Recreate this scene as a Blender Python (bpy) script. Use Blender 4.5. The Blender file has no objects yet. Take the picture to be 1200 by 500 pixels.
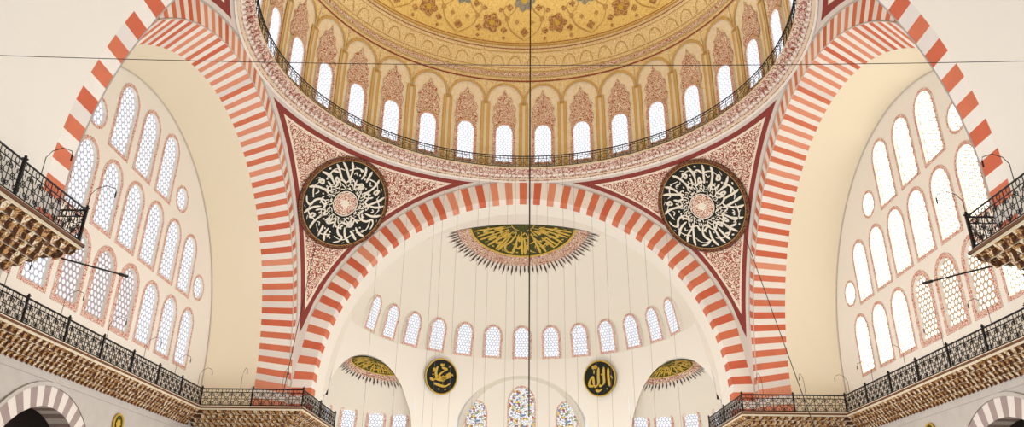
import bpy, math, random
from math import sin, cos, pi, sqrt, atan2, acos, asin, radians, hypot
from mathutils import Vector, Matrix
random.seed(7)
ZO = 1.6
COL = bpy.context.scene.collection
YC, A = 32.3, 14.0
YF, YN = YC + A, YC - A
SP = 9.0
R_IN = 12.5
XT = 18.5
YS = 48.6

# ---------------------------------------------------------------- materials
def lin(h):
    h = h.lstrip('#')
    o = []
    for i in (0, 2, 4):
        c = int(h[i:i+2], 16) / 255
        o.append(c / 12.92 if c <= .04045 else ((c + .055) / 1.055) ** 2.4)
    return (*o, 1)

def newmat(name, rough=.7, metal=0):
    m = bpy.data.materials.new(name); m.use_nodes = True
    b = m.node_tree.nodes['Principled BSDF']
    b.inputs['Roughness'].default_value = rough
    b.inputs['Metallic'].default_value = metal
    b.inputs['Specular IOR Level'].default_value = .25
    return m, m.node_tree, b

class G:
    def __init__(s, nt): s.nt = nt
    def n(s, t, **kw):
        nd = s.nt.nodes.new(t)
        for k, v in kw.items(): setattr(nd, k, v)
        return nd
    def put(s, sock, v):
        if hasattr(v, 'links'): s.nt.links.new(v, sock)
        else: sock.default_value = v
    def math(s, op, a, b=0.0, c=0.0):
        nd = s.n('ShaderNodeMath', operation=op)
        s.put(nd.inputs[0], a); s.put(nd.inputs[1], b); s.put(nd.inputs[2], c)
        return nd.outputs[0]
    def mix(s, f, a, b):
        nd = s.n('ShaderNodeMix', data_type='RGBA')
        s.put(nd.inputs[0], f); s.put(nd.inputs[6], a); s.put(nd.inputs[7], b)
        return nd.outputs[2]
    def coord(s): return s.n('ShaderNodeTexCoord').outputs['Object']
    def noise(s, vec, sc, det=3):
        nd = s.n('ShaderNodeTexNoise'); s.put(nd.inputs['Vector'], vec)
        nd.inputs['Scale'].default_value = sc; nd.inputs['Detail'].default_value = det
        return nd
    def vor(s, vec, sc, feat='F1'):
        nd = s.n('ShaderNodeTexVoronoi', feature=feat); s.put(nd.inputs['Vector'], vec)
        nd.inputs['Scale'].default_value = sc
        return nd
    def warp(s, vec, sc, amt):
        nz = s.noise(vec, sc)
        sub = s.n('ShaderNodeVectorMath', operation='MULTIPLY_ADD')
        s.put(sub.inputs[0], nz.outputs['Color']); sub.inputs[1].default_value = (amt,)*3
        s.put(sub.inputs[2], vec)
        return sub.outputs[0]

def plain(name, h, rough=.7, metal=0, var=.06, vs=1.2):
    m, nt, b = newmat(name, rough, metal); g = G(nt)
    c = lin(h); d = tuple(x*(1-var*2) for x in c[:3]) + (1,)
    nz = g.noise(g.coord(), vs, 4)
    g.put(b.inputs['Base Color'], g.mix(nz.outputs['Fac'], d, c))
    return m

def floral_nodes(g, base, ink, acc, sc, thr, freq, warp, vec=None):
    co = vec if vec is not None else g.coord()
    w = g.warp(co, sc*.8, warp/sc)
    v = g.vor(w, sc)
    ring = g.math('SINE', g.math('MULTIPLY', v.outputs['Distance'], freq))
    f = g.math('GREATER_THAN', ring, thr)
    col = g.mix(f, lin(base), lin(ink))
    v2 = g.vor(co, sc*1.7)
    f2 = g.math('LESS_THAN', v2.outputs['Distance'], .17)
    return g.mix(f2, col, lin(acc))

def floral(name, base, ink, acc, sc=2., thr=.1, freq=14, warp=.8, rough=.7, metal=0):
    m, nt, b = newmat(name, rough, metal); g = G(nt)
    g.put(b.inputs['Base Color'], floral_nodes(g, base, ink, acc, sc, thr, freq, warp))
    return m

M = {}
M['cream'] = plain('cream_plaster', '#ECE8E0', var=.015, vs=.15)
M['cream2'] = plain('cream_plaster_warm', '#E9E4D9', var=.015, vs=.2)
M['vault'] = plain('glow_tinted_plaster', '#EDE4CE', var=.02, vs=.2)  # warm window glow painted into the side vault colour
M['edge'] = plain('vault_edge_shade_line', '#CFC4B6', var=.05)  # stands for the shading break between vault and window wall
M['red'] = plain('red_voussoir', '#DE7E5E', var=.12, vs=1.8)
M['redb'] = plain('light_red_voussoir', '#E89C7E', var=.1, vs=1.8)
M['redc'] = plain('deep_red_voussoir', '#D66E50', var=.1, vs=1.8)
M['white'] = plain('white_voussoir', '#F2EDE7', var=.05, vs=1.8)
M['whiteb'] = plain('grey_white_voussoir', '#E8E2DE', var=.06, vs=1.8)
M['redd'] = plain('dark_red_paint', '#9A4A3C', var=.1)
M['grey'] = plain('grey_marble', '#C8C3BE', var=.1, vs=2)
M['mauve'] = plain('mauve_stone', '#AA9A98', var=.1, vs=2)
M['shade'] = plain('aisle_shade_tone', '#8A7A74', var=.1, vs=2)  # shade behind the arcade put into the wall colour
M['iron'] = plain('black_iron', '#18181C', rough=.5, var=.05)
M['wire'] = plain('grey_wire', '#7A7470', rough=.5, var=.05)
M['chain'] = plain('dark_chain', '#34302D', rough=.5, var=.05)
M['black'] = plain('black_field', '#1A1E18', rough=.6, var=.05)
M['letter'] = plain('cream_lettering', '#ECE8DC', var=.03)
M['goldl'] = plain('gold_lettering', '#D0AE48', rough=.5, var=.08, vs=6)
M['gold'] = plain('gold_paint', '#E4C282', rough=.6, var=.15, vs=2.5)
M['golddk'] = plain('dark_gold_paint', '#C9A262', rough=.6, var=.15, vs=3)
M['brown'] = plain('brown_paint', '#74503A', var=.15, vs=3)
M['tan'] = plain('tan_paint', '#EBDFC6', var=.08, vs=3)
M['green'] = floral('green_gold_field', '#484818', '#33391A', '#7A6E2C', sc=3)
M['blueg'] = floral('blue_grey_motif', '#A29880', '#7A8078', '#B8905A', sc=3.6)
M['domegold'] = floral('dome_gold_pattern', '#EAD088', '#E0C072', '#CBA066', sc=2.2, thr=.25, freq=22)
M['domeband'] = floral('dome_band_pattern', '#EFE0B6', '#DFC48E', '#B0845E', sc=3.8, thr=.3, freq=18)
M['motif'] = floral('dome_motif', '#966A46', '#C8A062', '#6E4C38', sc=4.4, thr=.2)
M['crest'] = floral('crest_floral', '#EFE5D6', '#A85E4C', '#8A746C', sc=6.5, thr=.05, freq=16)
M['drum'] = floral('drum_plaster', '#F2EAD8', '#EEE0C4', '#E2D0AA', sc=2.2, thr=.5)
M['winborder'] = floral('window_border_paint', '#E8D8CC', '#B4604E', '#96504A', sc=6.5, thr=.1, freq=18)
M['cornice'] = floral('cornice_paint', '#E4D6CA', '#AA6C60', '#86706E', sc=5.2, thr=.2, freq=12)
M['muq'] = floral('muqarnas_paint', '#C0945E', '#6A4630', '#E2CEAE', sc=6, thr=.1, freq=12, warp=1.4)
M['muqc'] = floral('muqarnas_cream', '#E8DCC6', '#B08650', '#6A4C38', sc=7, thr=.2, freq=12, warp=1.4)
M['fringe'] = floral('fringe_paint', '#5E342E', '#3A2A28', '#A4846C', sc=5.2, thr=-.1)
M['lace'] = floral('lace_paint', '#E4D2BE', '#9A5444', '#6C4E42', sc=6.2, thr=.05)
M['rimp'] = floral('roundel_rim_paint', '#8A5A3C', '#4A2C22', '#B88C50', sc=5.5, thr=-.1)

def pend_mat():
    m, nt, b = newmat('pendentive_paint', .75); g = G(nt)
    co = g.coord(); sx = g.n('ShaderNodeSeparateXYZ'); g.put(sx.inputs[0], co)
    dx = g.math('SUBTRACT', A, g.math('ABSOLUTE', sx.outputs[0]))
    dy = g.math('SUBTRACT', A, g.math('ABSOLUTE', g.math('SUBTRACT', sx.outputs[1], YC)))
    dz = g.math('SUBTRACT', 23.0, sx.outputs[2])
    d = g.math('MINIMUM', g.math('MINIMUM', dx, dy), dz)
    fl = floral_nodes(g, '#EADDCC', '#9C5044', '#7C4A42', 4.6, .02, 15, 1.1)
    c1 = g.mix(g.math('LESS_THAN', d, .5), fl, lin('#EADDCF'))
    c2 = g.mix(g.math('LESS_THAN', d, .41), c1, lin('#8A3E38'))
    c3 = g.mix(g.math('LESS_THAN', d, .2), c2, lin('#D6CEC8'))
    g.put(b.inputs['Base Color'], c3)
    return m
M['pend'] = pend_mat()

def glass_mat(name, glass, line, strength, pitch=.25, thr=-.75):
    m, nt, b = newmat(name, .4); g = G(nt)
    sx = g.n('ShaderNodeSeparateXYZ'); g.put(sx.inputs[0], g.coord())
    k = 2*pi/(pitch*.866)
    x = g.math('MULTIPLY', sx.outputs[0], k); z = g.math('MULTIPLY', sx.outputs[2], k)
    t = g.math('COSINE', z)
    for s in (.866, -.866):
        t = g.math('ADD', t, g.math('COSINE', g.math('ADD', g.math('MULTIPLY', x, s), g.math('MULTIPLY', z, .5))))
    f = g.math('GREATER_THAN', t, thr)
    c = g.mix(f, lin(line), lin(glass))
    g.put(b.inputs['Base Color'], (.02, .02, .02, 1))
    g.put(b.inputs['Emission Color'], c)
    b.inputs['Emission Strength'].default_value = strength
    return m
M['glassL'] = glass_mat('lattice_glass_cool', '#F6F8FC', '#B0ACB2', 1.08, pitch=.29)
M['glassR'] = glass_mat('lattice_glass_bright', '#FFF8E8', '#746853', 4.0, pitch=.29)
M['glassP'] = glass_mat('patterned_glass_cool', '#F4F0F2', '#A89896', 1.05, pitch=.29, thr=-.35)
M['glassQ'] = glass_mat('patterned_glass_warm', '#FFF6E8', '#94785E', 1.8, pitch=.29, thr=-.3)
M['glassD'] = glass_mat('drum_glass', '#FBFCFF', '#C4C6D0', 1.2)
M['glassS'] = glass_mat('semidome_glass', '#F8F9FE', '#B4B2BC', 1.08, pitch=.24)

def stained():
    m, nt, b = newmat('stained_glass', .4); g = G(nt)
    co = g.coord()
    v = g.vor(co, 7.0); v2 = g.vor(co, 7.0, 'DISTANCE_TO_EDGE')
    r = g.n('ShaderNodeValToRGB'); r.color_ramp.interpolation = 'CONSTANT'
    sx = g.n('ShaderNodeSeparateColor'); g.put(sx.inputs[0], v.outputs['Color'])
    g.put(r.inputs[0], sx.outputs[0])
    cs = [('#F6F6F6', .0), ('#E6C860', .34), ('#F2F2F6', .46), ('#B4504E', .62), ('#F6F4F2', .69), ('#6F86B8', .8), ('#F2E6B4', .87), ('#86A07A', .95)]
    el = r.color_ramp.elements
    el[0].color = lin(cs[0][0]); el[1].position = cs[1][1]; el[1].color = lin(cs[1][0])
    for h, p in cs[2:]:
        e = el.new(p); e.color = lin(h)
    c = g.mix(g.math('LESS_THAN', v2.outputs['Distance'], .045), r.outputs[0], lin('#5A4A54'))
    g.put(b.inputs['Base Color'], (.02, .02, .02, 1))
    g.put(b.inputs['Emission Color'], c); b.inputs['Emission Strength'].default_value = 1.05
    return m
M['stained'] = stained()

# ---------------------------------------------------------------- mesh builder
class MB:
    def __init__(s): s.v = []; s.f = []; s.m = []
    def face(s, pts, mat=0):
        i = len(s.v); s.v += [tuple(p) for p in pts]
        s.f.append(tuple(range(i, i+len(pts)))); s.m.append(mat)
    def grid(s, fn, us, vs, mat=0):
        i0 = len(s.v); nu, nv = len(us), len(vs)
        for u in us:
            for v in vs: s.v.append(tuple(fn(u, v)))
        for i in range(nu-1):
            for j in range(nv-1):
                a = i0+i*nv+j
                s.f.append((a, a+nv, a+nv+1, a+1)); s.m.append(mat(i, j) if callable(mat) else mat)
    def box(s, x0, x1, y0, y1, z0, z1, mat=0):
        i = len(s.v)
        s.v += [(x, y, z) for x in (x0, x1) for y in (y0, y1) for z in (z0, z1)]
        for f in ((0,1,3,2),(4,6,7,5),(0,4,5,1),(2,3,7,6),(0,2,6,4),(1,5,7,3)):
            s.f.append(tuple(i+k for k in f)); s.m.append(mat)
    def tube(s, pts, r, n=5, mat=0, closed=False, caps=True):
        pts = [Vector(p) for p in pts]; N = len(pts); i0 = len(s.v)
        for k, p in enumerate(pts):
            if closed: t = pts[(k+1) % N]-pts[k-1]
            else: t = pts[min(k+1, N-1)]-pts[max(k-1, 0)]
            t.normalize()
            up = Vector((0, 0, 1)) if abs(t.z) < .9 else Vector((1, 0, 0))
            if closed and N > 2:
                nn = (pts[1]-pts[0]).cross(pts[N//2]-pts[0]).normalized(); up = nn
            a = t.cross(up).normalized(); b = a.cross(t).normalized()
            for q in range(n):
                an = 2*pi*q/n
                s.v.append(tuple(p + a*r*cos(an) + b*r*sin(an)))
        for k in range(N if closed else N-1):
            k2 = (k+1) % N
            for q in range(n):
                q2 = (q+1) % n
                s.f.append((i0+k*n+q, i0+k2*n+q, i0+k2*n+q2, i0+k*n+q2)); s.m.append(mat)
        if not closed and caps:
            s.f.append(tuple(i0+q for q in range(n))); s.m.append(mat)
            s.f.append(tuple(i0+(N-1)*n+q for q in reversed(range(n)))); s.m.append(mat)
    def make(s, name, mats, loc=(0, 0, 0), smooth=False, parent=None):
        me = bpy.data.meshes.new(name)
        me.from_pydata(s.v, [], s.f)
        for k in mats: me.materials.append(M[k])
        me.polygons.foreach_set('material_index', s.m)
        if smooth: me.polygons.foreach_set('use_smooth', [True]*len(s.f))
        me.update()
        return obj(name, me, loc, parent)

def obj(name, data, loc=(0, 0, 0), parent=None, rot=None):
    o = bpy.data.objects.new(name, data)
    COL.objects.link(o)
    if parent is None: o.location = (loc[0], loc[1], loc[2]+ZO)
    else:
        o.parent = parent; o.location = loc
    if rot: o.rotation_euler = rot
    return o

def tag(o, label, cat, group=None, kind=None):
    o['label'] = label; o['category'] = cat
    if group: o['group'] = group
    if kind: o['kind'] = kind
    return o
def lsp(a, b, n): return [a+(b-a)*i/(n-1) for i in range(n)]

# ---------------------------------------------------------------- arches
def arch_path(r, ncirc=87, c=0.0, sp=SP, nleg=4, z0=7.06):
    p = []
    for i in range(nleg, 0, -1): p.append((c+r, sp-i*(sp-z0)/nleg))
    for i in range(ncirc+1):
        a = pi*i/ncirc; p.append((c+r*cos(a), sp+r*sin(a)))
    for i in range(1, nleg+1): p.append((c-r, sp-i*(sp-z0)/nleg))
    return p

def striped(name, prof, mp, label, nc=87, seed=1, bead=True):
    mb = MB(); rnd = random.Random(seed)
    prof = [tuple(p)+(0.0, SP)[len(p)-2:] for p in prof]
    paths = [(arch_path(r, nc, c, sp), d) for r, d, c, sp in prof]
    n = len(paths[0][0])
    cols = [rnd.choice((1, 1, 2, 3)) if i % 2 else rnd.choice((0, 0, 4)) for i in range(n)]
    for k in range(len(prof)-1):
        (pa, da), (pb, db) = paths[k], paths[k+1]
        for i in range(n-1):
            mb.face([mp(*pa[i], da), mp(*pa[i+1], da), mp(*pb[i+1], db), mp(*pb[i], db)], cols[i])
    r0 = prof[0][0]
    mb2 = MB()
    for ra, rb, da, db in ((r0+.1, r0-.02, -.06, -.06), (r0-.02, r0-.02, -.06, .02), (r0+.1, r0+.1, -.06, .1)):
        pa, pb = arch_path(ra, nc), arch_path(rb, nc)
        d0 = prof[0][1]
        for i in range(n-1):
            mb2.face([mp(*pa[i], da+d0), mp(*pa[i+1], da+d0), mp(*pb[i+1], db+d0), mp(*pb[i], db+d0)], 0)
    if bead:
        r1, d1, c1, s1 = prof[1]
        mb2.tube([mp(t, z, d1-.01) for t, z in arch_path(r1, nc, c1, s1)], .03, 4)
    o = mb.make(name, ['white', 'red', 'redb', 'redc', 'whiteb'])
    tag(o, label, 'arch', group='great striped arches')
    mb2.make('moulding', ['grey'], parent=o)
    return o

TP = [(A, 0), (R_IN+.2, 0), (R_IN+.2, .9)]
TPN = [(A, -.3), (R_IN, -.3), (R_IN, .55)]
SPF = [(A, 0, 0, SP), (13.05, 0, .2, SP), (12.15, 1.8, .75, SP+.25)]
striped('striped_arch', TP, lambda t, z, d: (t, YF+d, z), 'great red and white striped arch framing the half dome', bead=False)
striped('striped_arch', TPN, lambda t, z, d: (t, YN-d, z), 'great red and white striped arch seen along its underside')
for sg in (-1, 1):
    striped('striped_arch', SPF, lambda t, z, d, sg=sg: (sg*(A+d), YC+t, z),
            'great red and white striped arch before a window wall', 107, 5)

def loft(pa, pb, mp, steps=2, mat='cream'):
    mb = MB()
    pa = tuple(pa)+(0.0, SP)[len(pa)-2:]; pb = tuple(pb)+(0.0, SP)[len(pb)-2:]
    A1, B1 = arch_path(pa[0], 107, pa[2], pa[3]), arch_path(pb[0], 107, pb[2], pb[3])
    da, db = pa[1], pb[1]
    for i in range(len(A1)-1):
        for k in range(steps):
            f0, f1 = k/steps, (k+1)/steps
            def q(i, f): return mp(A1[i][0]*(1-f)+B1[i][0]*f, A1[i][1]*(1-f)+B1[i][1]*f, da*(1-f)+db*f)
            mb.face([q(i, f0), q(i+1, f0), q(i+1, f1), q(i, f1)])
    if mat == 'vault':
        mb.tube([mp(t, z, db-.03) for t, z in B1], .045, 4, 1)  # thin line added to draw the shaded edge of the vault
    o = mb.make('ceiling', [mat, 'edge'], smooth=True); o['kind'] = 'structure'
    o['label'] = 'plain cream plaster barrel vault behind a striped arch'; o['category'] = 'vault'
    return o
TR, TC, TS = 11.15, .6, 9.7
for sg in (-1, 1):
    loft((12.15, 1.8, .75, SP+.25), (TR, XT-A, TC, TS), lambda t, z, d, sg=sg: (sg*(A+d), YC+t, z), mat='vault')
loft((R_IN+.2, .9), (R_IN+.05, YS-YF), lambda t, z, d: (t, YF+d, z))
loft((R_IN, .55), (R_IN, 8.5), lambda t, z, d: (t, YN-d, z))

# ---------------------------------------------------------------- pendentives
RS = A*sqrt(2)
for q in range(4):
    mb = MB()
    sx, sy = ((-1, 1), (1, 1), (-1, -1), (1, -1))[q]
    def pf(u, t):
        r1 = A/max(sin(u), cos(u)); r = A+(r1-A)*t
        return (sx*r*sin(u), YC+sy*r*cos(u), SP+sqrt(max(0, RS*RS-r*r)))
    mb.grid(pf, lsp(0, pi/2, 61), [i/24 for i in range(25)])
    o = mb.make('pendentive', ['pend'], smooth=True)
    tag(o, 'curved triangular pendentive painted with red arabesque on cream', 'pendentive', group='painted pendentives')

# ---------------------------------------------------------------- calligraphy
def catmull(p, n=8):
    if len(p) < 3: return [p[0], ((p[0][0]+p[1][0])/2, (p[0][1]+p[1][1])/2), p[1]]
    q = [p[0]]+list(p)+[p[-1]]; o = []
    for i in range(1, len(q)-2):
        for k in range(n):
            t = k/n
            o.append(tuple(.5*((2*q[i][c])+(-q[i-1][c]+q[i+1][c])*t+(2*q[i-1][c]-5*q[i][c]+4*q[i+1][c]-q[i+2][c])*t*t+(-q[i-1][c]+3*q[i][c]-3*q[i+1][c]+q[i+2][c])*t**3) for c in (0, 1)))
    o.append(p[-1]); return o

def stroke(mb, pts, w, mp, mat=0, nib=.6, raw=False):
    p = pts if raw else catmull(pts)
    nx, ny = cos(nib)*w*.34, sin(nib)*w*.34
    L = []; N = len(p)
    for i in range(N):
        a, b = p[max(0, i-1)], p[min(N-1, i+1)]
        dx, dy = b[0]-a[0], b[1]-a[1]; l = hypot(dx, dy) or 1
        ux, uy = -dy/l, dx/l
        k = abs(ux*nx+uy*ny)+w*.26
        k *= min(1, .35+.65*min(i, N-1-i)/3)
        L.append(((p[i][0]+ux*k, p[i][1]+uy*k), (p[i][0]-ux*k, p[i][1]-uy*k)))
    for i in range(len(L)-1):
        mb.face([mp(*L[i][0]), mp(*L[i+1][0]), mp(*L[i+1][1]), mp(*L[i][1])], mat)

def dot(mb, x, y, s, mp, mat=0):
    mb.face([mp(x-s, y), mp(x, y-s), mp(x+s, y), mp(x, y+s)], mat)

CELLS = [
 ([[(-.14, .04), (-.04, .3), (-.06, .7), (-.12, 1.0)], [(.48, .5), (.44, .24), (.24, .1), (.05, .18), (.0, .44)], [(.18, .66), (.28, .8), (.38, .66), (.26, .56), (.18, .66)]], [(.24, .36), (-.34, .3)], [[(-.48, .62), (-.32, .52), (-.2, .6)], [(.3, .95), (.45, .86)]]),
 ([[(.2, 1.02), (.16, .6), (.0, .24), (-.25, .12), (-.55, .3)], [(-.2, 1.02), (-.14, .6), (.0, .3), (.2, .1)]], [(.38, .22)], [[(.3, .5), (.42, .6), (.52, .5)], [(-.44, .78), (-.3, .66)], [(.36, .86), (.48, .78)]]),
 ([[(.3, 1.0), (.28, .5), (.2, .16), (.0, .04), (-.2, .14), (-.34, .36), (-.44, .2), (-.25, .08)], [(.02, 1.0), (-.02, .6), (-.04, .3)], [(-.1, .66), (-.3, .76), (-.5, .62), (-.52, .42)]], [(-.28, .92), (.44, .4)], [[(.42, .72), (.52, .62)]]),
 ([[(.44, .95), (.1, .86), (-.06, .7), (.14, .54), (.24, .3), (.16, .1), (-.1, .04), (-.5, .14)], [(-.32, 1.0), (-.26, .6), (-.3, .24)]], [(.0, .3), (.44, .25)], [[(-.12, .92), (.02, .98)]]),
 ([[(.48, .3), (.42, .08), (.34, .12), (.3, .3), (.24, .08), (.16, .1), (.12, .3), (.06, .02), (-.12, -.06), (-.3, .04), (-.36, .32)], [(-.08, 1.0), (-.03, .7), (-.1, .42)], [(.3, .98), (.26, .66), (.32, .46)]], [(.12, .52), (-.3, .55)], [[(-.4, .82), (-.26, .72), (-.2, .82)]]),
 ([[(.2, .3), (.08, .44), (-.02, .28), (.12, .2), (.22, .3), (.2, .04), (-.04, -.06)], [(-.24, 1.0), (-.19, .5), (-.26, .1)], [(.46, 1.0), (.4, .5), (.46, .2)], [(.32, .62), (.12, .76), (-.1, .68), (-.14, .5)]], [(.08, .92), (-.42, .6)], [[(-.48, .3), (-.36, .2)]]),
]
def cell_text(mb, n, cw, ch, w, mp, seed=0, mat=0):
    rnd = random.Random(seed); last = -1
    for k in range(n):
        c = rnd.choice([i for i in range(len(CELLS)) if i != last]); last = c
        st, dots, marks = CELLS[c]; x0 = -(k+.5)*cw
        for s in st: stroke(mb, [(x0+px*cw*1.04, py*ch) for px, py in s], w, mp, mat)
        for dx, dy in dots: dot(mb, x0+dx*cw, dy*ch, w*.6, mp, mat)
        for s in marks: stroke(mb, [(x0+px*cw, py*ch) for px, py in s], w*.6, mp, mat)

def disc(mb, r0, r1, z, mat, n=64, cx=0, cy=0, lobes=0, amp=0, mp=None):
    mp = mp or (lambda x, y: (x, y, z))
    for i in range(n):
        a, b = 2*pi*i/n, 2*pi*(i+1)/n
        fa = 1+amp*cos(lobes*a); fb = 1+amp*cos(lobes*b)
        P = [(r1*fa, a), (r1*fb, b)]
        if r0 > 0: pts = [(r1*fa, a), (r1*fb, b), (r0, b), (r0, a)]
        else: pts = [(r1*fa, a), (r1*fb, b), (0, 0)]
        mb.face([mp(cx+r*cos(t), cy+r*sin(t)) for r, t in pts], mat)

def rim_tube(mb, r, z, tr, mat, n=72):
    mb.tube([(r*cos(2*pi*i/n), r*sin(2*pi*i/n), z) for i in range(n)], tr, 6, mat, closed=True)

def orient(o, pos, normal):
    zax = Vector(normal).normalized(); up = Vector((0, 0, 1))
    xax = up.cross(zax).normalized(); yax = zax.cross(xax)
    m = Matrix((xax, yax, zax)).transposed().to_4x4()
    m.translation = Vector((pos[0], pos[1], pos[2]+ZO))
    o.matrix_world = m

def big_roundel(sg, seed):
    R = 3.0
    e = bpy.data.objects.new('calligraphy_roundel', None); COL.objects.link(e)
    n = Vector((sg*11.3, 43.75-YC, 20.1-SP)); n = n.normalized()*RS
    pos = Vector((0, YC, SP))+n*(1-.32/RS)
    orient(e, pos, -n)
    mb = MB(); disc(mb, 0, R, 0, 0)
    for i in range(64):
        a, b = 2*pi*i/64, 2*pi*(i+1)/64
        mb.face([(R*cos(a), R*sin(a), 0), (R*cos(b), R*sin(b), 0), (R*cos(b), R*sin(b), -.25), (R*cos(a), R*sin(a), -.25)], 0)
    mb.make('field', ['black'], parent=e)
    mb = MB(); disc(mb, R*.925, R, .012, 0); rim_tube(mb, R, .02, .035, 0); rim_tube(mb, R*.925, .02, .022, 1)
    mb.make('rim', ['rimp', 'golddk'], parent=e)
    mb = MB()
    def ringtext(r0, r1, n, w, sd, z, off=0, tw=.16):
        rm = (r0+r1)/2
        cw = 2*pi*rm/n
        def mp(x, y):
            v = y/(r1-r0)
            r = r0+y; t = pi/2+off-x/rm+tw*(v-.4)*v
            return (r*cos(t), r*sin(t), z+.004*y)
        cell_text(mb, n, cw, r1-r0, w, mp, sd)
    ringtext(R*.40, R*.895, 12, .125, seed, .02)
    ringtext(R*.30, R*.46, 14, .06, seed+3, .035, .2)
    # long connected baselines weaving between the uprights
    for r0, nw, ph, amp, w, brk in ((.5, 12, .0, .045, .1, 6), (.76, 9, .6, .04, .075, 9)):
        for q in range(brk):
            a0 = 2*pi*q/brk+ph; a1 = a0+2*pi/brk*.82
            ts = lsp(a0, a1, 14)
            stroke(mb, [((R*r0)*t, R*(r0+amp*sin(nw*t))) for t in ts], w, lambda x, y, r0=r0: (y*cos(x/(R*r0)), y*sin(x/(R*r0)), .04))
    mb.make('lettering', ['letter'], parent=e)
    mb = MB(); disc(mb, 0, R*.25, .05, 0, lobes=12, amp=.05); disc(mb, R*.255, R*.275, .049, 1)
    disc(mb, 0, R*.09, .06, 1, lobes=8, amp=.15)
    mb.make('rosette', ['crest', 'letter'], parent=e)
    tag(e, 'large black roundel with cream radial calligraphy around a small rosette', 'calligraphy roundel', group='pendentive roundels')
big_roundel(-1, 1); big_roundel(1, 2)

def small_roundel(az, strokes, dots, label):
    R = 1.33
    e = bpy.data.objects.new('calligraphy_roundel', None); COL.objects.link(e)
    a = radians(az); r = 11.0
    orient(e, (r*sin(a)*1.03, YS+r*cos(a), 12.2), (-sin(a), -cos(a), -.12))
    mb = MB(); disc(mb, 0, R, 0, 0)
    for i in range(64):
        p, q = 2*pi*i/64, 2*pi*(i+1)/64
        mb.face([(R*cos(p), R*sin(p), 0), (R*cos(q), R*sin(q), 0), (R*cos(q), R*sin(q), -.15), (R*cos(p), R*sin(p), -.15)], 0)
    mb.make('field', ['black'], parent=e)
    mb = MB(); disc(mb, R*.95, R, .012, 0); rim_tube(mb, R, .0, .035, 0)
    mb.make('rim', ['goldl'], parent=e)
    mb = MB(); mp = lambda x, y: (x*R, y*R, .02)
    for s in strokes: stroke(mb, s, .14, mp)
    for x, y in dots: dot(mb, x, y, .05, mp)
    mb.make('lettering', ['goldl'], parent=e)
    tag(e, label, 'calligraphy roundel', group='small roundels below the half dome')
small_roundel(-32.5, [
    [(.55, -.02), (.48, .2), (.34, .12), (.44, -.02), (.2, -.05), (.02, .02)],
    [(-.05, .5), (.28, .42), (.1, .3), (-.12, .1), (-.12, -.05), (.1, -.1), (.3, -.12)],
    [(.3, -.12), (.18, .0), (.05, -.1), (.18, -.2), (-.15, -.2), (-.35, -.15)],
    [(-.3, .55), (-.38, .2), (-.32, -.1), (-.5, -.25), (-.72, -.15)],
    [(.6, -.3), (.3, -.52), (-.1, -.5), (-.45, -.42)], [(.1, .72), (0, .62), (-.12, .7)], [(.4, .55), (.5, .66)], [(-.6, .2), (-.5, .3), (-.55, .42)], [(.62, .2), (.72, .1)]],
    [(-.55, .05), (.3, -.7), (-.1, -.72), (.1, -.36)], 'black roundel with gold Arabic lettering of four joined letters')
small_roundel(31.4, [
    [(.6, .55), (.56, 0), (.6, -.5)],
    [(.32, .62), (.28, .1), (.26, -.25), (.08, -.42), (-.06, -.38)],
    [(.0, .62), (-.06, .1), (-.08, -.25), (-.25, -.42), (-.38, -.38)],
    [(-.38, -.38), (-.42, .1), (-.62, -.1), (-.66, -.35), (-.4, -.4)],
    [(-.1, .72), (-.17, .6), (-.24, .72), (-.32, .6), (-.38, .74)], [(-.3, .5), (-.32, .28)], [(.12, -.6), (-.1, -.7), (-.3, -.62)], [(.72, .1), (.78, -.08)]],
    [(.42, -.62), (.14, .2)], 'black roundel with gold Arabic lettering of tall upright strokes')

# ---------------------------------------------------------------- dome
RD = 13.8; ZD = 27.5
def dmap(az, v, o=0.0):
    if v <= ZD: r, z = RD-o, v
    else:
        p = (v-ZD)/RD; r = (RD-o)*cos(p); z = ZD+(RD-o)*sin(p)
    return (r*sin(az), YC+r*cos(az), z)
dome = bpy.data.objects.new('dome', None); COL.objects.link(dome); dome.location = (0, YC, 24+ZO)
tag(dome, 'great dome painted gold with an arcaded drum of arched windows', 'dome')
DL = (0, -YC, -24)
mb = MB(); mb.grid(dmap, lsp(-pi, pi, 193), [23.6, ZD]+lsp(ZD+.4, 30.6, 8)); mb.make('drum', ['drum'], DL, True, dome)
mb = MB(); mb.grid(dmap, lsp(-pi, pi, 193), lsp(30.6, 33.3, 7)); mb.make('gold_band', ['domeband'], DL, True, dome)
mb = MB(); mb.grid(dmap, lsp(-pi, pi, 193), lsp(33.3, ZD+RD*pi/2, 30)); mb.make('shell', ['domegold'], DL, True, dome)
NB = 32; BW = 2*pi/NB
mb = MB()
for v, h, o, m in ((30.6, .09, .07, 1), (30.9, .04, .05, 0), (31.05, .22, .06, 2), (31.35, .04, .05, 0), (31.6, .04, .05, 0), (32.75, .04, .05, 0), (33.0, .05, .06, 1), (33.2, .08, .08, 0), (33.4, .04, .06, 1), (38.4, .1, .06, 0)):
    mb.grid(lambda a, w: dmap(a, w, o), lsp(-pi, pi, 193), [v, v+h], m)
mb.make('ring_moulding', ['golddk', 'redd', 'crest'], DL, True, dome)
mb = MB()
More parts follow.
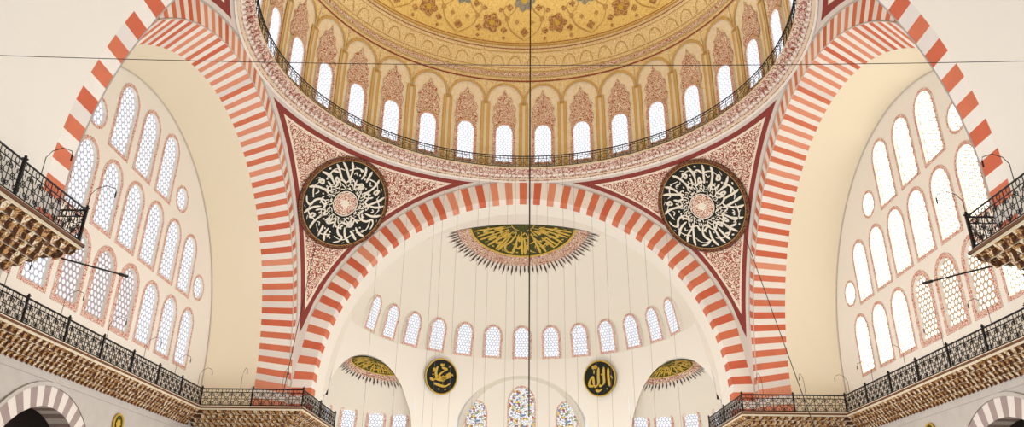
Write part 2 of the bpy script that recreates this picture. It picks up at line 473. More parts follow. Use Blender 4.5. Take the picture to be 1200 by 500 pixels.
for k in range(NB):
    c = (k+.5)*BW; b = k*BW
    def mp(x, y, o=.05, c=c): return dmap(c+x/RD, y, o)
    def mq(x, y, o=.05, b=b): return dmap(b+x/RD, y, o)
    def rect(f, x0, x1, y0, y1, mat, o):
        ys = lsp(y0, y1, 5)
        for i in range(4): mb.face([f(x0, ys[i], o), f(x1, ys[i], o), f(x1, ys[i+1], o), f(x0, ys[i+1], o)], mat)
    rect(mq, -.29, .29, 23.7, 29.0, 0, .05)
    rect(mq, -.31, -.285, 23.7, 29.0, 1, .06); rect(mq, .285, .31, 23.7, 29.0, 1, .06)
    rect(mq, -.09, .09, 23.7, 28.8, 2, .08)
    rect(mq, -.16, .16, 28.8, 29.0, 1, .09)
    for i in range(16):
        a0, a1 = pi*i/16, pi*(i+1)/16
        for r0, r1, m, o in ((1.34, 1.22, 0, .08), (1.22, 1.2, 3, .09), (1.36, 1.34, 1, .1)):
            mb.face([mp(r1*cos(a0), 29.1+r1*sin(a0), o), mp(r0*cos(a0), 29.1+r0*sin(a0), o), mp(r0*cos(a1), 29.1+r0*sin(a1), o), mp(r1*cos(a1), 29.1+r1*sin(a1), o)], m)
    for i in range(16):
        a0, a1 = pi*i/16, pi*(i+1)/16
        mb.face([mp(1.33*cos(a0), 29.1+1.33*sin(a0), .03), mp(1.33*cos(a0), 30.6, .03), mp(1.33*cos(a1), 30.6, .03), mp(1.33*cos(a1), 29.1+1.33*sin(a1), .03)], 5)
    cr = [(-.75, 27.0), (-.88, 27.6), (-.7, 28.1), (-.82, 28.55), (-.55, 28.9), (-.5, 29.3), (-.18, 29.5), (0, 30.0), (.18, 29.5), (.5, 29.3), (.55, 28.9), (.82, 28.55), (.7, 28.1), (.88, 27.6), (.75, 27.0)]
    for i in range(len(cr)-1):
        mb.face([mp(0, 27.3), mp(*cr[i]), mp(*cr[i+1])], 4)
    for j in (-.5, .5):
        for i in range(10):
            a0, a1 = pi*i/10, pi*(i+1)/10
            cx = j*1.3
            mb.face([mp(cx+.5*cos(a0), 31.75+.75*sin(a0), .05), mp(cx+.46*cos(a0), 31.75+.7*sin(a0), .05), mp(cx+.46*cos(a1), 31.75+.7*sin(a1), .05), mp(cx+.5*cos(a1), 31.75+.75*sin(a1), .05)], 1)
mb.make('arcade_ornament', ['gold', 'golddk', 'tan', 'golddk', 'crest', 'domeband'], DL, False, dome)
mb = MB()
for k in range(16):
    items = [((k+.5)*2*BW, 34.75, .62, 0, 5), (k*2*BW, 36.4, .68, 2, 7), ((k+.5)*2*BW, 37.5, .4, 0, 5), (k*2*BW, 34.2, .26, 0, 4)]
    for s in (-1, 1):
        items += [((k+.5)*2*BW+s*.075, 34.3, .2, 0, 4), ((k+.5)*2*BW+s*.09, 35.1, .17, 1, 3), (k*2*BW+s*.09, 35.9, .2, 0, 4), (k*2*BW+s*.08, 36.9, .18, 2, 4), (k*2*BW+s*.045, 34.9, .14, 1, 4), (k*2*BW+s*.12, 33.75, .11, 0, 4), ((k+.5)*2*BW+s*.05, 35.7, .15, 0, 3), ((k+.5)*2*BW+s*.04, 36.6, .16, 2, 4)]
    for c, v, r, m, lob in items:
        kk = cos((v-ZD)/RD)*RD
        f2 = lambda x, y, c=c, v=v, kk=kk: dmap(c+x/kk, v+y, .06)
        f3 = lambda x, y, c=c, v=v, kk=kk: dmap(c+x/kk, v+y, .08)
        disc(mb, 0, r, 0, m, 32, lobes=lob, amp=.16, mp=f2)
        if r > .4: disc(mb, 0, r*.3, 0, 3, 16, lobes=6, amp=.2, mp=f3)
    for s in (-1, 1):
        kk = cos((35.4-ZD)/RD)*RD
        stroke(mb, [(0, 33.6), (s*.9, 34.3), (s*1.2, 35.1), (s*.7, 35.7), (s*.5, 36.4), (s*1.0, 37.2), (s*1.6, 37.9)], .07, lambda x, y: dmap((k)*2*BW+x/kk, y, .05), 1, .8)
        stroke(mb, [(s*1.2, 35.1), (s*1.5, 35.6), (s*1.3, 36.0), (s*1.05, 35.7)], .06, lambda x, y: dmap((k)*2*BW+x/kk, y, .05), 1, .8)
mb.make('cartouche_ornament', ['motif', 'golddk', 'blueg', 'goldl'], DL, False, dome)

gal = bpy.data.objects.new('dome_gallery', None); COL.objects.link(gal); gal.location = (0, YC, 23+ZO)
tag(gal, 'circular walkway at the dome base with painted cornice and black railing', 'gallery')
GLc = (0, -YC, -23)
ZG = 23.68
prof = [(14.02, 22.88), (13.93, 22.98), (13.93, 23.06), (13.8, 23.09), (13.77, 23.22), (13.62, 23.28), (13.57, 23.4), (13.38, 23.45), (13.22, 23.56), (13.22, ZG), (13.95, ZG)]
mb = MB()
az = lsp(-pi, pi, 181)
for i in range(len(prof)-1):
    mb.grid(lambda a, t, i=i: ((prof[i][0]*(1-t)+prof[i+1][0]*t)*sin(a), YC+(prof[i][0]*(1-t)+prof[i+1][0]*t)*cos(a), prof[i][1]*(1-t)+prof[i+1][1]*t), az, [0, 1], (1 if i in (0, 4, 9) else 2 if i in (2, 8) else 0))
for k in range(220):
    a = 2*pi*k/220
    d = Vector((sin(a), cos(a), 0)); t = Vector((cos(a), -sin(a), 0)); c = Vector((0, YC, 0))
    w = .1
    def Q(r, s, z): return c+d*r+t*s+Vector((0, 0, z))
    P = [Q(13.5, w, 23.46), Q(13.5, -w, 23.46), Q(13.3, -w, 23.46), Q(13.3, w, 23.46), Q(13.7, .03, 23.15), Q(13.7, -.03, 23.15)]
    mb.face([P[3], P[2], P[5], P[4]], 3); mb.face([P[3], P[4], P[0]], 3); mb.face([P[2], P[1], P[5]], 3)
mb.make('cornice', ['cornice', 'white', 'tan', 'cornice'], GLc, False, gal)

# ---------------------------------------------------------------- railing
def railing(mb, path, h=.95, pitch=.5, th=.022, closed=False, simple=False):
    pts = [Vector(p) for p in path]
    segs = list(zip(pts, pts[1:] + ([pts[0]] if closed else [])))
    for a, b in segs[:len(pts) if closed else len(pts)-1]:
        L = (b-a).length; n = max(1, round(L/pitch)); d = (b-a)/n; u = (b-a).normalized(); w = L/n
        Z = Vector((0, 0, 1))
        for zz, t in ((.06, th*1.2), (h*.8, th), (h, th*1.7)):
            mb.tube([a+Z*zz, b+Z*zz], t, 4)
        for i in range(n):
            o = a+d*i; c = o+d*.5
            mb.tube([o+Z*.06, o+Z*h], th*.8, 4)
            def ring(cx, cz, r, k=10, t=.7):
                mb.tube([c+u*(cx+r*cos(2*pi*q/k))+Z*(cz+r*sin(2*pi*q/k)) for q in range(k)], th*t, 3, closed=True)
            ring(0, h*.9, h*.085, 8)
            if simple:
                ring(0, h*.43, w*.36, 10); continue
            ring(0, h*.43, w*.2, 10)
            ring(-w*.32, h*.2, w*.13, 8); ring(w*.32, h*.2, w*.13, 8)
            ring(-w*.32, h*.66, w*.13, 8); ring(w*.32, h*.66, w*.13, 8)
            mb.tube([c-u*w*.5+Z*h*.43, c+u*w*.5+Z*h*.43], th*.7, 3)
            mb.tube([c+Z*.06, c+Z*h*.22], th*.7, 3); mb.tube([c+Z*h*.64, c+Z*h*.8], th*.7, 3)
            mb.tube([c-u*w*.45+Z*.1, c+u*w*.0+Z*h*.43, c+u*w*.45+Z*h*.77], th*.6, 3)
            mb.tube([c+u*w*.45+Z*.1, c+u*w*.0+Z*h*.43, c-u*w*.45+Z*h*.77], th*.6, 3)
mb = MB()
railing(mb, [(13.28*sin(2*pi*k/160), YC+13.28*cos(2*pi*k/160), ZG) for k in range(160)], h=.85, pitch=.52, closed=True, simple=True, th=.024)
mb.make('railing', ['iron'], GLc, False, gal)

# ---------------------------------------------------------------- windows
def arch_pts(w, h, n=12, pt=.12):
    r = w/2; p = [(-r, -h/2), (r, -h/2)]
    zs = h/2-r*(1+pt)
    for i in range(n+1):
        a = pi*i/n; p.append((r*cos(a), zs+r*(1+pt)*sin(a)))
    return p
def circ_pts(r, n=24): return [(r*cos(2*pi*i/n), r*sin(2*pi*i/n)) for i in range(n)]

def window_meshes(outf, inf_, gy, fy, by, gmat, bmat='winborder'):
    mb = MB(); n = len(inf_)
    for i in range(n):
        j = (i+1) % n
        a, b, c, d = outf[i], outf[j], inf_[j], inf_[i]
        mb.face([(a[0], fy, a[1]), (b[0], fy, b[1]), (c[0], fy, c[1]), (d[0], fy, d[1])], 0)
        mb.face([(a[0], fy, a[1]), (a[0], by, a[1]), (b[0], by, b[1]), (b[0], fy, b[1])], 1)
        mb.face([(d[0], fy, d[1]), (c[0], fy, c[1]), (c[0], gy, c[1]), (d[0], gy, d[1])], 1)
    g = MB(); g.face([(p[0], gy, p[1]) for p in inf_], 0)
    def mm(b_, nm, mats):
        me = bpy.data.meshes.new(nm); me.from_pydata(b_.v, [], b_.f)
        for k in mats: me.materials.append(M[k])
        me.polygons.foreach_set('material_index', b_.m); me.update(); return me
    return mm(mb, 'surround', [bmat, 'cream']), mm(g, 'glass', [gmat])

WN = [0]
def put_window(meshes, loc, rotz, tilt, label, group):
    WN[0] += 1
    e = bpy.data.objects.new('window_%d' % WN[0], None); COL.objects.link(e)
    e.location = (loc[0], loc[1], loc[2]+ZO); e.rotation_euler = (tilt, 0, rotz)
    e.empty_display_size = .3
    tag(e, label, 'window', group, 'structure')
    for nm, me in zip(('surround', 'glass'), meshes):
        o = bpy.data.objects.new(nm, me); COL.objects.link(o); o.parent = e

wm = window_meshes(arch_pts(1.56, 3.2), arch_pts(1.12, 2.88), -.06, -.14, .1, 'glassD')
for k in range(-9, 9):
    a = (k+.5)*BW
    put_window(wm, (13.75*sin(a), YC+13.75*cos(a), 25.7), -a, 0, 'arched drum window glowing with daylight, red dotted border', 'dome drum windows')
wm = window_meshes(arch_pts(1.5, 2.6), arch_pts(1.12, 2.26), -.05, -.1, .35, 'glassS')
for k in range(-6, 7):
    a = radians(12.3*k)
    put_window(wm, (10.88*sin(a), YS+10.88*cos(a), 15.3), -a, .22, 'arched window with pale lattice glazing and red dotted border', 'half dome windows')

def tym_curve(r=TR+.25, c=TC, sp=TS):
    p = [(c-r, 6.9)]
    for i in range(61):
        a = pi-pi*i/60; p.append((c+r*cos(a), sp+r*sin(a)))
    p.append((c+r, 6.9)); return p
WC = .5
WINS = [(WC+dy, z, k) for dy, z, k in [(dy, 18.2, 'a') for dy in (-2.35, 0, 2.35)] + [(dy, 14.35, 'b') for dy in (-6.6, -4.4, -2.2, 0, 2.2, 4.4, 6.6)] + \
       [(dy, 10.6, 'c') for dy in (-7.9, -5.65, -3.4, -1.13, 1.13, 3.4, 5.65, 7.9)] + [(-4.5, 17.3, 'o'), (4.5, 17.3, 'o'), (-8.5, 13.6, 'o'), (8.5, 13.6, 'o')]]
DIM = {'a': (1.5, 3.3), 'b': (1.45, 3.1), 'c': (1.45, 2.95)}
def shape(k, grow=0):
    if k == 'o': return circ_pts(.62+grow/2)
    w, h = DIM[k]; return arch_pts(w+grow, h+grow)
def plate(outer, holes, thick):
    cu = bpy.data.curves.new('tmp', 'CURVE'); cu.dimensions = '2D'; cu.fill_mode = 'BOTH'; cu.extrude = thick/2
    for pts in [outer]+holes:
        s = cu.splines.new('POLY'); s.points.add(len(pts)-1)
        for i, p in enumerate(pts): s.points[i].co = (p[0], p[1], 0, 1)
        s.use_cyclic_u = True
    ob = bpy.data.objects.new('tmp', cu); COL.objects.link(ob)
    dg = bpy.context.evaluated_depsgraph_get(); dg.update()
    me = bpy.data.meshes.new_from_object(ob.evaluated_get(dg))
    bpy.data.objects.remove(ob); bpy.data.curves.remove(cu)
    return me
for sg, side in ((-1, 'left'), (1, 'right')):
    holes = [[(p[0]+dy, p[1]+z) for p in shape(k, .1)] for dy, z, k in WINS]
    me = plate(tym_curve(), holes, .4)
    for v in me.vertices:
        u, w, t = v.co; v.co = (sg*(XT+.2+t), YC+u, w)
    me.materials.clear(); me.materials.append(M['cream'])
    o = obj('wall_'+side, me); o['kind'] = 'structure'; o['label'] = 'cream tympanum wall pierced by rows of arched windows'; o['category'] = 'wall'
    gm, gp = ('glassL', 'glassP') if sg < 0 else ('glassR', 'glassQ')
    ms = {k: window_meshes(shape(k, .36 if k != 'o' else .28), shape(k), .14, -.03, .02, gm) for k in 'abco'}
    ms['p'] = window_meshes(shape('c', .5), shape('c'), .14, -.03, .02, gp)
    lab = 'with hexagonal lattice glazing, cool daylight' if sg < 0 else 'with bright overexposed lattice glazing'
    for dy, z, k in WINS:
        pp = k == 'c' and -3.2 < dy < 2
        put_window(ms['p' if pp else k], (sg*XT, YC+dy, z), -sg*pi/2, 0, 'arched window with darker patterned lattice and wide painted border' if pp else ('round window ' if k == 'o' else 'tall arched window ')+lab, 'tympanum windows')

# ---------------------------------------------------------------- half dome
RW = 11.3; ZB = 14.0; RZ = 6.85; PE = 2.1
def srad(z):
    if z <= ZB: return RW
    t = (z-ZB)/RZ
    return RW*max(0, 1-t**PE)**(1/PE)
def szof(r): return ZB+RZ*max(0, 1-(r/RW)**PE)**(1/PE)
def smap(a, r, o=0): return (r*sin(a), YS+r*cos(a), szof(r)-o)
def smap2(a, r, o=0):
    x, y = r*sin(a), r*cos(a)*1.3
    return (x, YS+y, szof(hypot(x, y))-o)
mb = MB()
rs = [RW*sin(radians(t)) for t in lsp(90, 0, 91)]
mb.grid(lambda a, r: smap(a, r), lsp(-pi/2, pi/2, 121), rs)
sd = mb.make('half_dome', ['cream2'], smooth=True)
tag(sd, 'large plain cream half dome above a row of windows', 'half dome')
KX = .085
def wallpt(a, z, zb):
    t = min(1, max(0, (z-zb)/(ZB-zb))) if ZB > zb else 1
    return (RW*sin(a)*(1+KX*(1-t)), YS+RW*cos(a), z)
OR = 4.6; OZ = 8.15
AZX, NR, NZ, NS = radians(56.8), 4.8, 7.85, 1.65
mb = MB()
hc = asin(OR/RW)
mb.grid(lambda a, t: wallpt(a, (OZ+sqrt(max(0, OR*OR-(RW*sin(a))**2)))*(1-t)+ZB*t, OZ+2), [asin(OR*cos(q)/RW) for q in lsp(pi, 0, 41)], [0, .5, 1])
nb = lambda s: NZ+sqrt(max(0, NR*NR-(s-NS)**2))
for sg in (-1, 1):
    a_in = AZX-asin((NR-NS)/RW)
    A_ = lsp(a_in, pi/2, 60)
    mb.grid(lambda a, t: wallpt(sg*a, nb(RW*sin(a-AZX))*(1-t)+ZB*t, OZ+2), A_, [0, .35, .7, 1])
    mb.grid(lambda a, t: wallpt(sg*a, -1.6*(1-t)+ZB*t, OZ+2), lsp(hc, a_in, 8), [0, .66, .8, 1])
    s_end = RW*sin(pi/2-AZX)
    zt = nb(s_end)
    xe = RW*(1+KX)
    mb.face([(sg*xe, YS, zt), (sg*R_IN, YS, zt-.6), (sg*R_IN, YS, -1.6), (sg*xe, YS, -1.6)])
def sec(th):
    lo, hi = 0, 20
    for _ in range(40):
        m_ = (lo+hi)/2; x, z = abs(m_*cos(th)), SP+m_*sin(th)
        xr = srad(z) if z > ZB else RW*(1+KX*min(1, (ZB-z)/(ZB-OZ-2)))
        if z < ZB+RZ and x < xr: lo = m_
        else: hi = m_
    return lo
mb.grid(lambda th, t: (((R_IN+.05)*(1-t)+sec(th)*t)*cos(th), YS, SP+((R_IN+.05)*(1-t)+sec(th)*t)*sin(th)), lsp(0, pi, 91), [0, 1])
o = mb.make('wall_front', ['cream']); o['kind'] = 'structure'; o['label'] = 'cream curved wall with arched openings below the half dome'; o['category'] = 'wall'

def half_medallion(mb, mp, R, F, npet, sc=1.0):
    A0 = lsp(-pi/2, pi/2, 61)
    def band(r0, r1, m, o): mb.grid(lambda a, r: mp(a, r, o), A0, [r0, r1] if r0 > 0 else [0.01, r1*.5, r1], m)
    band(0, R, 0, .05); band(R*.97, R*1.012, 1, .08); band(R*.2, R*.22, 1, .08)
    m1 = R+(F-R)*.5
    band(R*1.012, m1-.12*sc, 3, .05)
    nl = npet
    for k in range(nl):
        c = -pi/2+pi*(k+.5)/nl; w = pi/nl*.5
        P = [(c-w, m1-.12*sc), (c-w*.85, m1), (c-w*.4, m1+.1*sc), (c+w*.4, m1+.1*sc), (c+w*.85, m1), (c+w, m1-.12*sc)]
        mb.face([mp(a, r, .05) for a, r in P], 3)
        G_ = F if k % 2 else m1+(F-m1)*.7
        w *= .42
        P = [(c-w*.5, m1+.0*sc), (c-w, m1+(G_-m1)*.5), (c, G_), (c+w, m1+(G_-m1)*.5), (c+w*.5, m1+.0*sc)]
        mb.face([mp(a, r, .07) for a, r in P], 2)
    def lm(x, y):
        rm = R*.65
        a = pi/2*.98+x/rm; r = R*.25+y
        return mp(max(-pi/2, min(pi/2, a)), r, .11)
    n = 10
    cell_text(mb, n, pi*.98*R*.65/n, R*.68, .15*sc, lm, 3, 1)
    for k in range(9):
        t0 = -1.45+k*.31; r0 = R*(.42+.14*(k % 4))
        stroke(mb, [(r0*(t0+.34*i/3), r0+R*.06*sin(pi*i/3)) for i in range(4)], .12*sc, lambda x, y: mp(x/y, y, .13), 1)
mb = MB(); half_medallion(mb, smap2, 3.65, 5.4, 48)
o = mb.make('calligraphy_medallion', ['green', 'goldl', 'fringe', 'lace'])
tag(o, 'half-round dark green medallion, gold calligraphy, scalloped red fringe', 'calligraphy medallion')

XD = 3.6
DP = RW+.35
for sg in (-1, 1):
    az0 = sg*AZX; e = Vector((sin(az0), cos(az0), 0)); l = Vector((cos(az0), -sin(az0), 0)); C = Vector((0, YS, 0))
    s0 = sg*NS
    def P(s, h, D): v = C+e*D+l*(s+s0); return (v.x, v.y, h)
    def rimpt(b):
        s = NR*cos(b)+s0; a = az0+asin(max(-1, min(1, s/RW)))
        z = NZ+NR*sin(b)
        if abs(a) > pi/2: a = math.copysign(pi/2, a)
        return Vector(wallpt(a, z, OZ+2))
    def jl(b, t):
        p = rimpt(b); q = Vector(P(NR*cos(b), NZ+NR*sin(b), DP)); v = p*(1-t)+q*t
        return (v.x, v.y, v.z)
    mb = MB()
    mb.grid(jl, lsp(0, pi, 41), [0, .5, 1])
    for b in (0, pi):
        p = rimpt(b); q = P(NR*cos(b), NZ, DP)
        mb.face([(p.x, p.y, NZ), q, (q[0], q[1], -1.6), (p.x, p.y, -1.6)])
    def em(psi, r, o=0): return P(r*sin(psi), NZ+sqrt(max(0, NR*NR-r*r))-o, DP+r*cos(psi)*XD/NR)
    def em2(psi, r, o=0):
        s, d = r*sin(psi)-sg*.55, r*cos(psi)
        return P(s, NZ+sqrt(max(0, NR*NR-s*s-d*d))-o, DP+d*XD/NR)
    mb.grid(em, lsp(-pi/2, pi/2, 61), [NR*sin(radians(t)) for t in lsp(90, 0, 46)])
    mb.grid(lambda psi, z: P(NR*sin(psi), z, DP+XD*cos(psi)), lsp(-pi/2, pi/2, 41), [-1.6, NZ])
    o = mb.make('side_apse', ['cream2'], smooth=True)
    tag(o, 'cream side apse with a small half dome below the windows', 'apse', group='side apses')
    mb = MB(); half_medallion(mb, em2, 2.05, 3.05, 28, .6)
    o = mb.make('calligraphy_medallion', ['green', 'goldl', 'fringe', 'lace'])
    tag(o, 'small half-round green and gold medallion with fringe in a side apse', 'calligraphy medallion')
    wm = window_meshes(arch_pts(1.46, 2.56), arch_pts(1.06, 2.2), -.05, -.1, .25, 'glassS')
    sh = 0 if sg < 0 else 4
    for psi in (-40, -10, 18+sh, 47+sh, 74+sh):
        p = radians(psi)*(-sg); r = NR-.15
        q = C+e*(DP+XD*cos(p)*.97)+l*(r*sin(p)+s0)
        nrm = atan2(sin(p)/NR, cos(p)/XD)
        put_window(wm, (q.x, q.y, 8.75), -(az0+nrm), .06, 'small arched window with pale lattice glazing', 'side apse windows')

YQ = 61.2
mb = MB()
mb.grid(lambda b, t: (OR*cos(b)*(1+KX*.5*(1-t)), (YS+sqrt(RW**2-(OR*cos(b))**2))*(1-t)+YQ*t, OZ+OR*sin(b)), lsp(0, pi, 41), [0, .5, 1])
for s in (-1, 1): mb.face([(s*OR*1.04, YS+sqrt(RW**2-OR**2), OZ), (s*OR, YQ, OZ), (s*OR, YQ, -1.6), (s*OR*1.04, YS+sqrt(RW**2-OR**2), -1.6)])
o = mb.make('trim_1', ['cream2'], smooth=True); o['kind'] = 'structure'; o['label'] = 'cream arched recess reveal'; o['category'] = 'recess'
SW = [(0, 9.6, 2.0, 5.0), (-3.55, 9.15, 1.5, 3.6), (3.55, 9.15, 1.5, 3.6)]
me = plate([(-5, -1.6), (5, -1.6), (5, 13.4), (-5, 13.4)], [[(p[0]+x, p[1]+z) for p in arch_pts(w+.08, h+.08, pt=.3)] for x, z, w, h in SW], .4)
for v in me.vertices:
    u, w, t = v.co; v.co = (u, YQ+.2+t, w)
me.materials.clear(); me.materials.append(M['cream'])
o = obj('wall_back', me); o['kind'] = 'structure'; o['label'] = 'cream flat wall holding three stained glass windows'; o['category'] = 'wall'
for x, z, w, h in SW:
    ms = window_meshes(arch_pts(w+.25, h+.25, pt=.3), arch_pts(w, h, pt=.3), .2, -.03, .02, 'stained')
    put_window(ms, (x, YQ, z), 0, 0, 'stained glass window with colourful geometric panes in a pointed frame', 'stained glass windows')

# ---------------------------------------------------------------- piers, lower walls, floor
XL = 18.4
for sg, side in ((-1, 'left'), (1, 'right')):
    mb = MB()
    def bx(x0, x1, *r): mb.box(min(sg*x0, sg*x1), max(sg*x0, sg*x1), *r)
    bx(13.2, 18.37, 43.6, 48.5, -1.6, 6.9, 0)
    o = mb.make('pier', ['grey']); tag(o, 'massive marble-faced pier carrying the arches', 'pier', group='great piers')
    mb = MB(); bx(13.2, 18.3, 10.0, 18.15, -1.6, 7.2, 0)
    o = mb.make('pier', ['grey']); tag(o, 'massive marble-faced pier carrying the arches', 'pier', group='great piers')
    cs = (19.0, 30.0)
    def par(c, r, z0=1.6, n=24): return [(c+r*cos(pi*i/n), z0+r*1.02*sin(pi*i/n)) for i in range(n+1)]
    holes = []
    for c in cs:
        p = par(c, 3.36); holes.append(p+[(c-3.36, -1.5), (c+3.36, -1.5)])
    me = plate([(14.5, -1.6), (45, -1.6), (45, 6.5), (14.5, 6.5)], holes, .8)
    for v in me.vertices:
        u, w, t = v.co; v.co = (sg*(XL+.4+t), u, w)
    me.materials.clear(); me.materials.append(M['grey'])
    o = obj('wall_'+side+'_arcade', me); o['kind'] = 'structure'; o['label'] = 'lower arcade wall of pale stone'; o['category'] = 'wall'
    for c in cs:
        mb = MB(); pa, pb = par(c, 4.05, n=29), par(c, 3.3, n=29)
        for i in range(29):
            q = [(sg*(XL-.06), *pa[i]), (sg*(XL-.06), *pa[i+1]), (sg*(XL-.06), *pb[i+1]), (sg*(XL-.06), *pb[i])]
            mb.face(q, i % 2)
            mb.face([(sg*(XL-.06), *pb[i]), (sg*(XL-.06), *pb[i+1]), (sg*(XL+.8), *pb[i+1]), (sg*(XL+.8), *pb[i])], i % 2)
        pc = par(c, 4.2, n=29)
        for i in range(29): mb.face([(sg*(XL-.1), *pc[i]), (sg*(XL-.1), *pc[i+1]), (sg*(XL-.1), *pa[i+1]), (sg*(XL-.1), *pa[i])], 2)
        o = mb.make('arcade_arch', ['whiteb', 'mauve', 'grey']); tag(o, 'low arch of alternating mauve and white stones', 'arch', group='lower arcade arches')
    mb = MB(); mb.box(min(sg*(XL-.04), sg*(XL+.1)), max(sg*(XL-.04), sg*(XL+.1)), 14.5, 43.5, 5.9, 6.1, 0)
    o = mb.make('trim_%d' % (3+sg), ['grey']); o['kind'] = 'structure'; o['label'] = 'grey marble band under the balcony'; o['category'] = 'trim'
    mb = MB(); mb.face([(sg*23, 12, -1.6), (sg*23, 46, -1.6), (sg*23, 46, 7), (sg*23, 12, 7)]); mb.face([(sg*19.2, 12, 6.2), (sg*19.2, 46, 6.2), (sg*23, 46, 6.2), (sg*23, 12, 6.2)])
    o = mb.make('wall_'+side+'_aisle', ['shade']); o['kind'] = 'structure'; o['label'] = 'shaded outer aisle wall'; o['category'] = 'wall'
    for yy in (24.6, 35.4):
        e = MB(); disc(e, 0, .42, .0, 0, 32); rim_tube(e, .42, .02, .05, 1, 32); disc(e, 0, .2, .03, 1, 16, lobes=6, amp=.2)
        o = e.make('wall_roundel', ['green', 'goldl']); orient(o, (sg*(XL-.05), yy, 5.15), (-sg, 0, 0))
        tag(o, 'small round green and gold painted boss on the arcade wall', 'roundel', group='arcade wall roundels')
M['carpet'] = plain('beige_carpet', '#B4ACA0', var=.05)
mb = MB(); mb.box(-24, 24, -8, 66, -1.75, -1.6, 0)
o = mb.make('floor', ['carpet']); o['kind'] = 'structure'; o['label'] = 'carpeted floor'; o['category'] = 'floor'

# ---------------------------------------------------------------- balconies
def muqarnas(mb, a, b, inward, depth, ztop, H, pitch=.4, nt_=4, e0=0, e1=0):
    """tiers of small pendants; e0/e1 = -1 mitres a convex corner, +1 fills a concave one"""
    a, b, w = Vector((*a, 0)), Vector((*b, 0)), Vector((*inward, 0))
    L = (b-a).length; u = (b-a)/L; Z = Vector((0, 0, 1))
    rnd = random.Random(4)
    for j in range(nt_):
        fr = depth*j/nt_; fr2 = depth*(j+1)/nt_
        z1 = ztop-H*j/nt_; z0 = ztop-H*(j+1)/nt_
        n = max(1, round(L/(pitch*(1.25 if j == 0 else 1)))); p = L/n; off = .5*p*(j % 2)
        A0, B0 = a+w*(fr+.02)-u*e0*fr, b+w*(fr+.02)+u*e1*fr
        mb.face([A0+Z*z1, B0+Z*z1, B0+Z*(z1-.04), A0+Z*(z1-.04)], 2)
        A1, B1 = a+w*fr2-u*e0*fr2, b+w*fr2+u*e1*fr2
        mb.face([A1+Z*z1, B1+Z*z1, B1+Z*z0, A1+Z*z0], 0)
        mb.face([A0+Z*(z1-.035), B0+Z*(z1-.035), B1+Z*(z1-.035), A1+Z*(z1-.035)], 0)
        for i in range(-4, n+5):
            q = i*p+p*.5-off
            if q < -e0*fr+p*.3 or q > L+e1*fr-p*.3: continue
            c = a+u*q
            hw = p*.5
            long = .1 if (i % 3 == 0 and j == 1) else 0
            TL, TR_ = c-u*hw+w*fr2, c+u*hw+w*fr2
            TFl, TFr = c-u*hw*.4+w*fr, c+u*hw*.4+w*fr
            bot = c+w*(fr2-.03)+Z*(z0-.05-long)
            ml = c-u*hw*.55+w*(fr*.6+fr2*.4)+Z*(z1-.05-(z1-z0)*.35)
            mr = c+u*hw*.55+w*(fr*.6+fr2*.4)+Z*(z1-.05-(z1-z0)*.35)
            zt = Z*(z1-.04)
            mc = rnd.choice((1, 4, 4))
            mb.face([TL+zt, TFl+zt, ml], 1); mb.face([TFl+zt, TFr+zt, mr, ml], mc)
            mb.face([TFr+zt, TR_+zt, mr], 1); mb.face([ml, mr, bot], rnd.choice((1, 4)))
            mb.face([TL+zt, ml, bot, TL+Z*z0], 3); mb.face([mr, TR_+zt, TR_+Z*z0, bot], 1)

def lamp_rod(p, d, hgt=1.5, reach=.7):
    mb = MB(); p = Vector(p); d = Vector((*d, 0)).normalized(); Z = Vector((0, 0, 1))
    mb.tube([p, p+Z*hgt*.6, p+Z*hgt*.85+d*reach*.2, p+Z*hgt+d*reach*.6, p+Z*hgt*.92+d*reach, p+Z*hgt*.8+d*reach*1.05], .011, 5)
    e = p+Z*hgt*.8+d*reach*1.05
    mb.tube([e, e-Z*.05, e-Z*.08, e-Z*.16, e-Z*.18], .02, 6)
    return mb

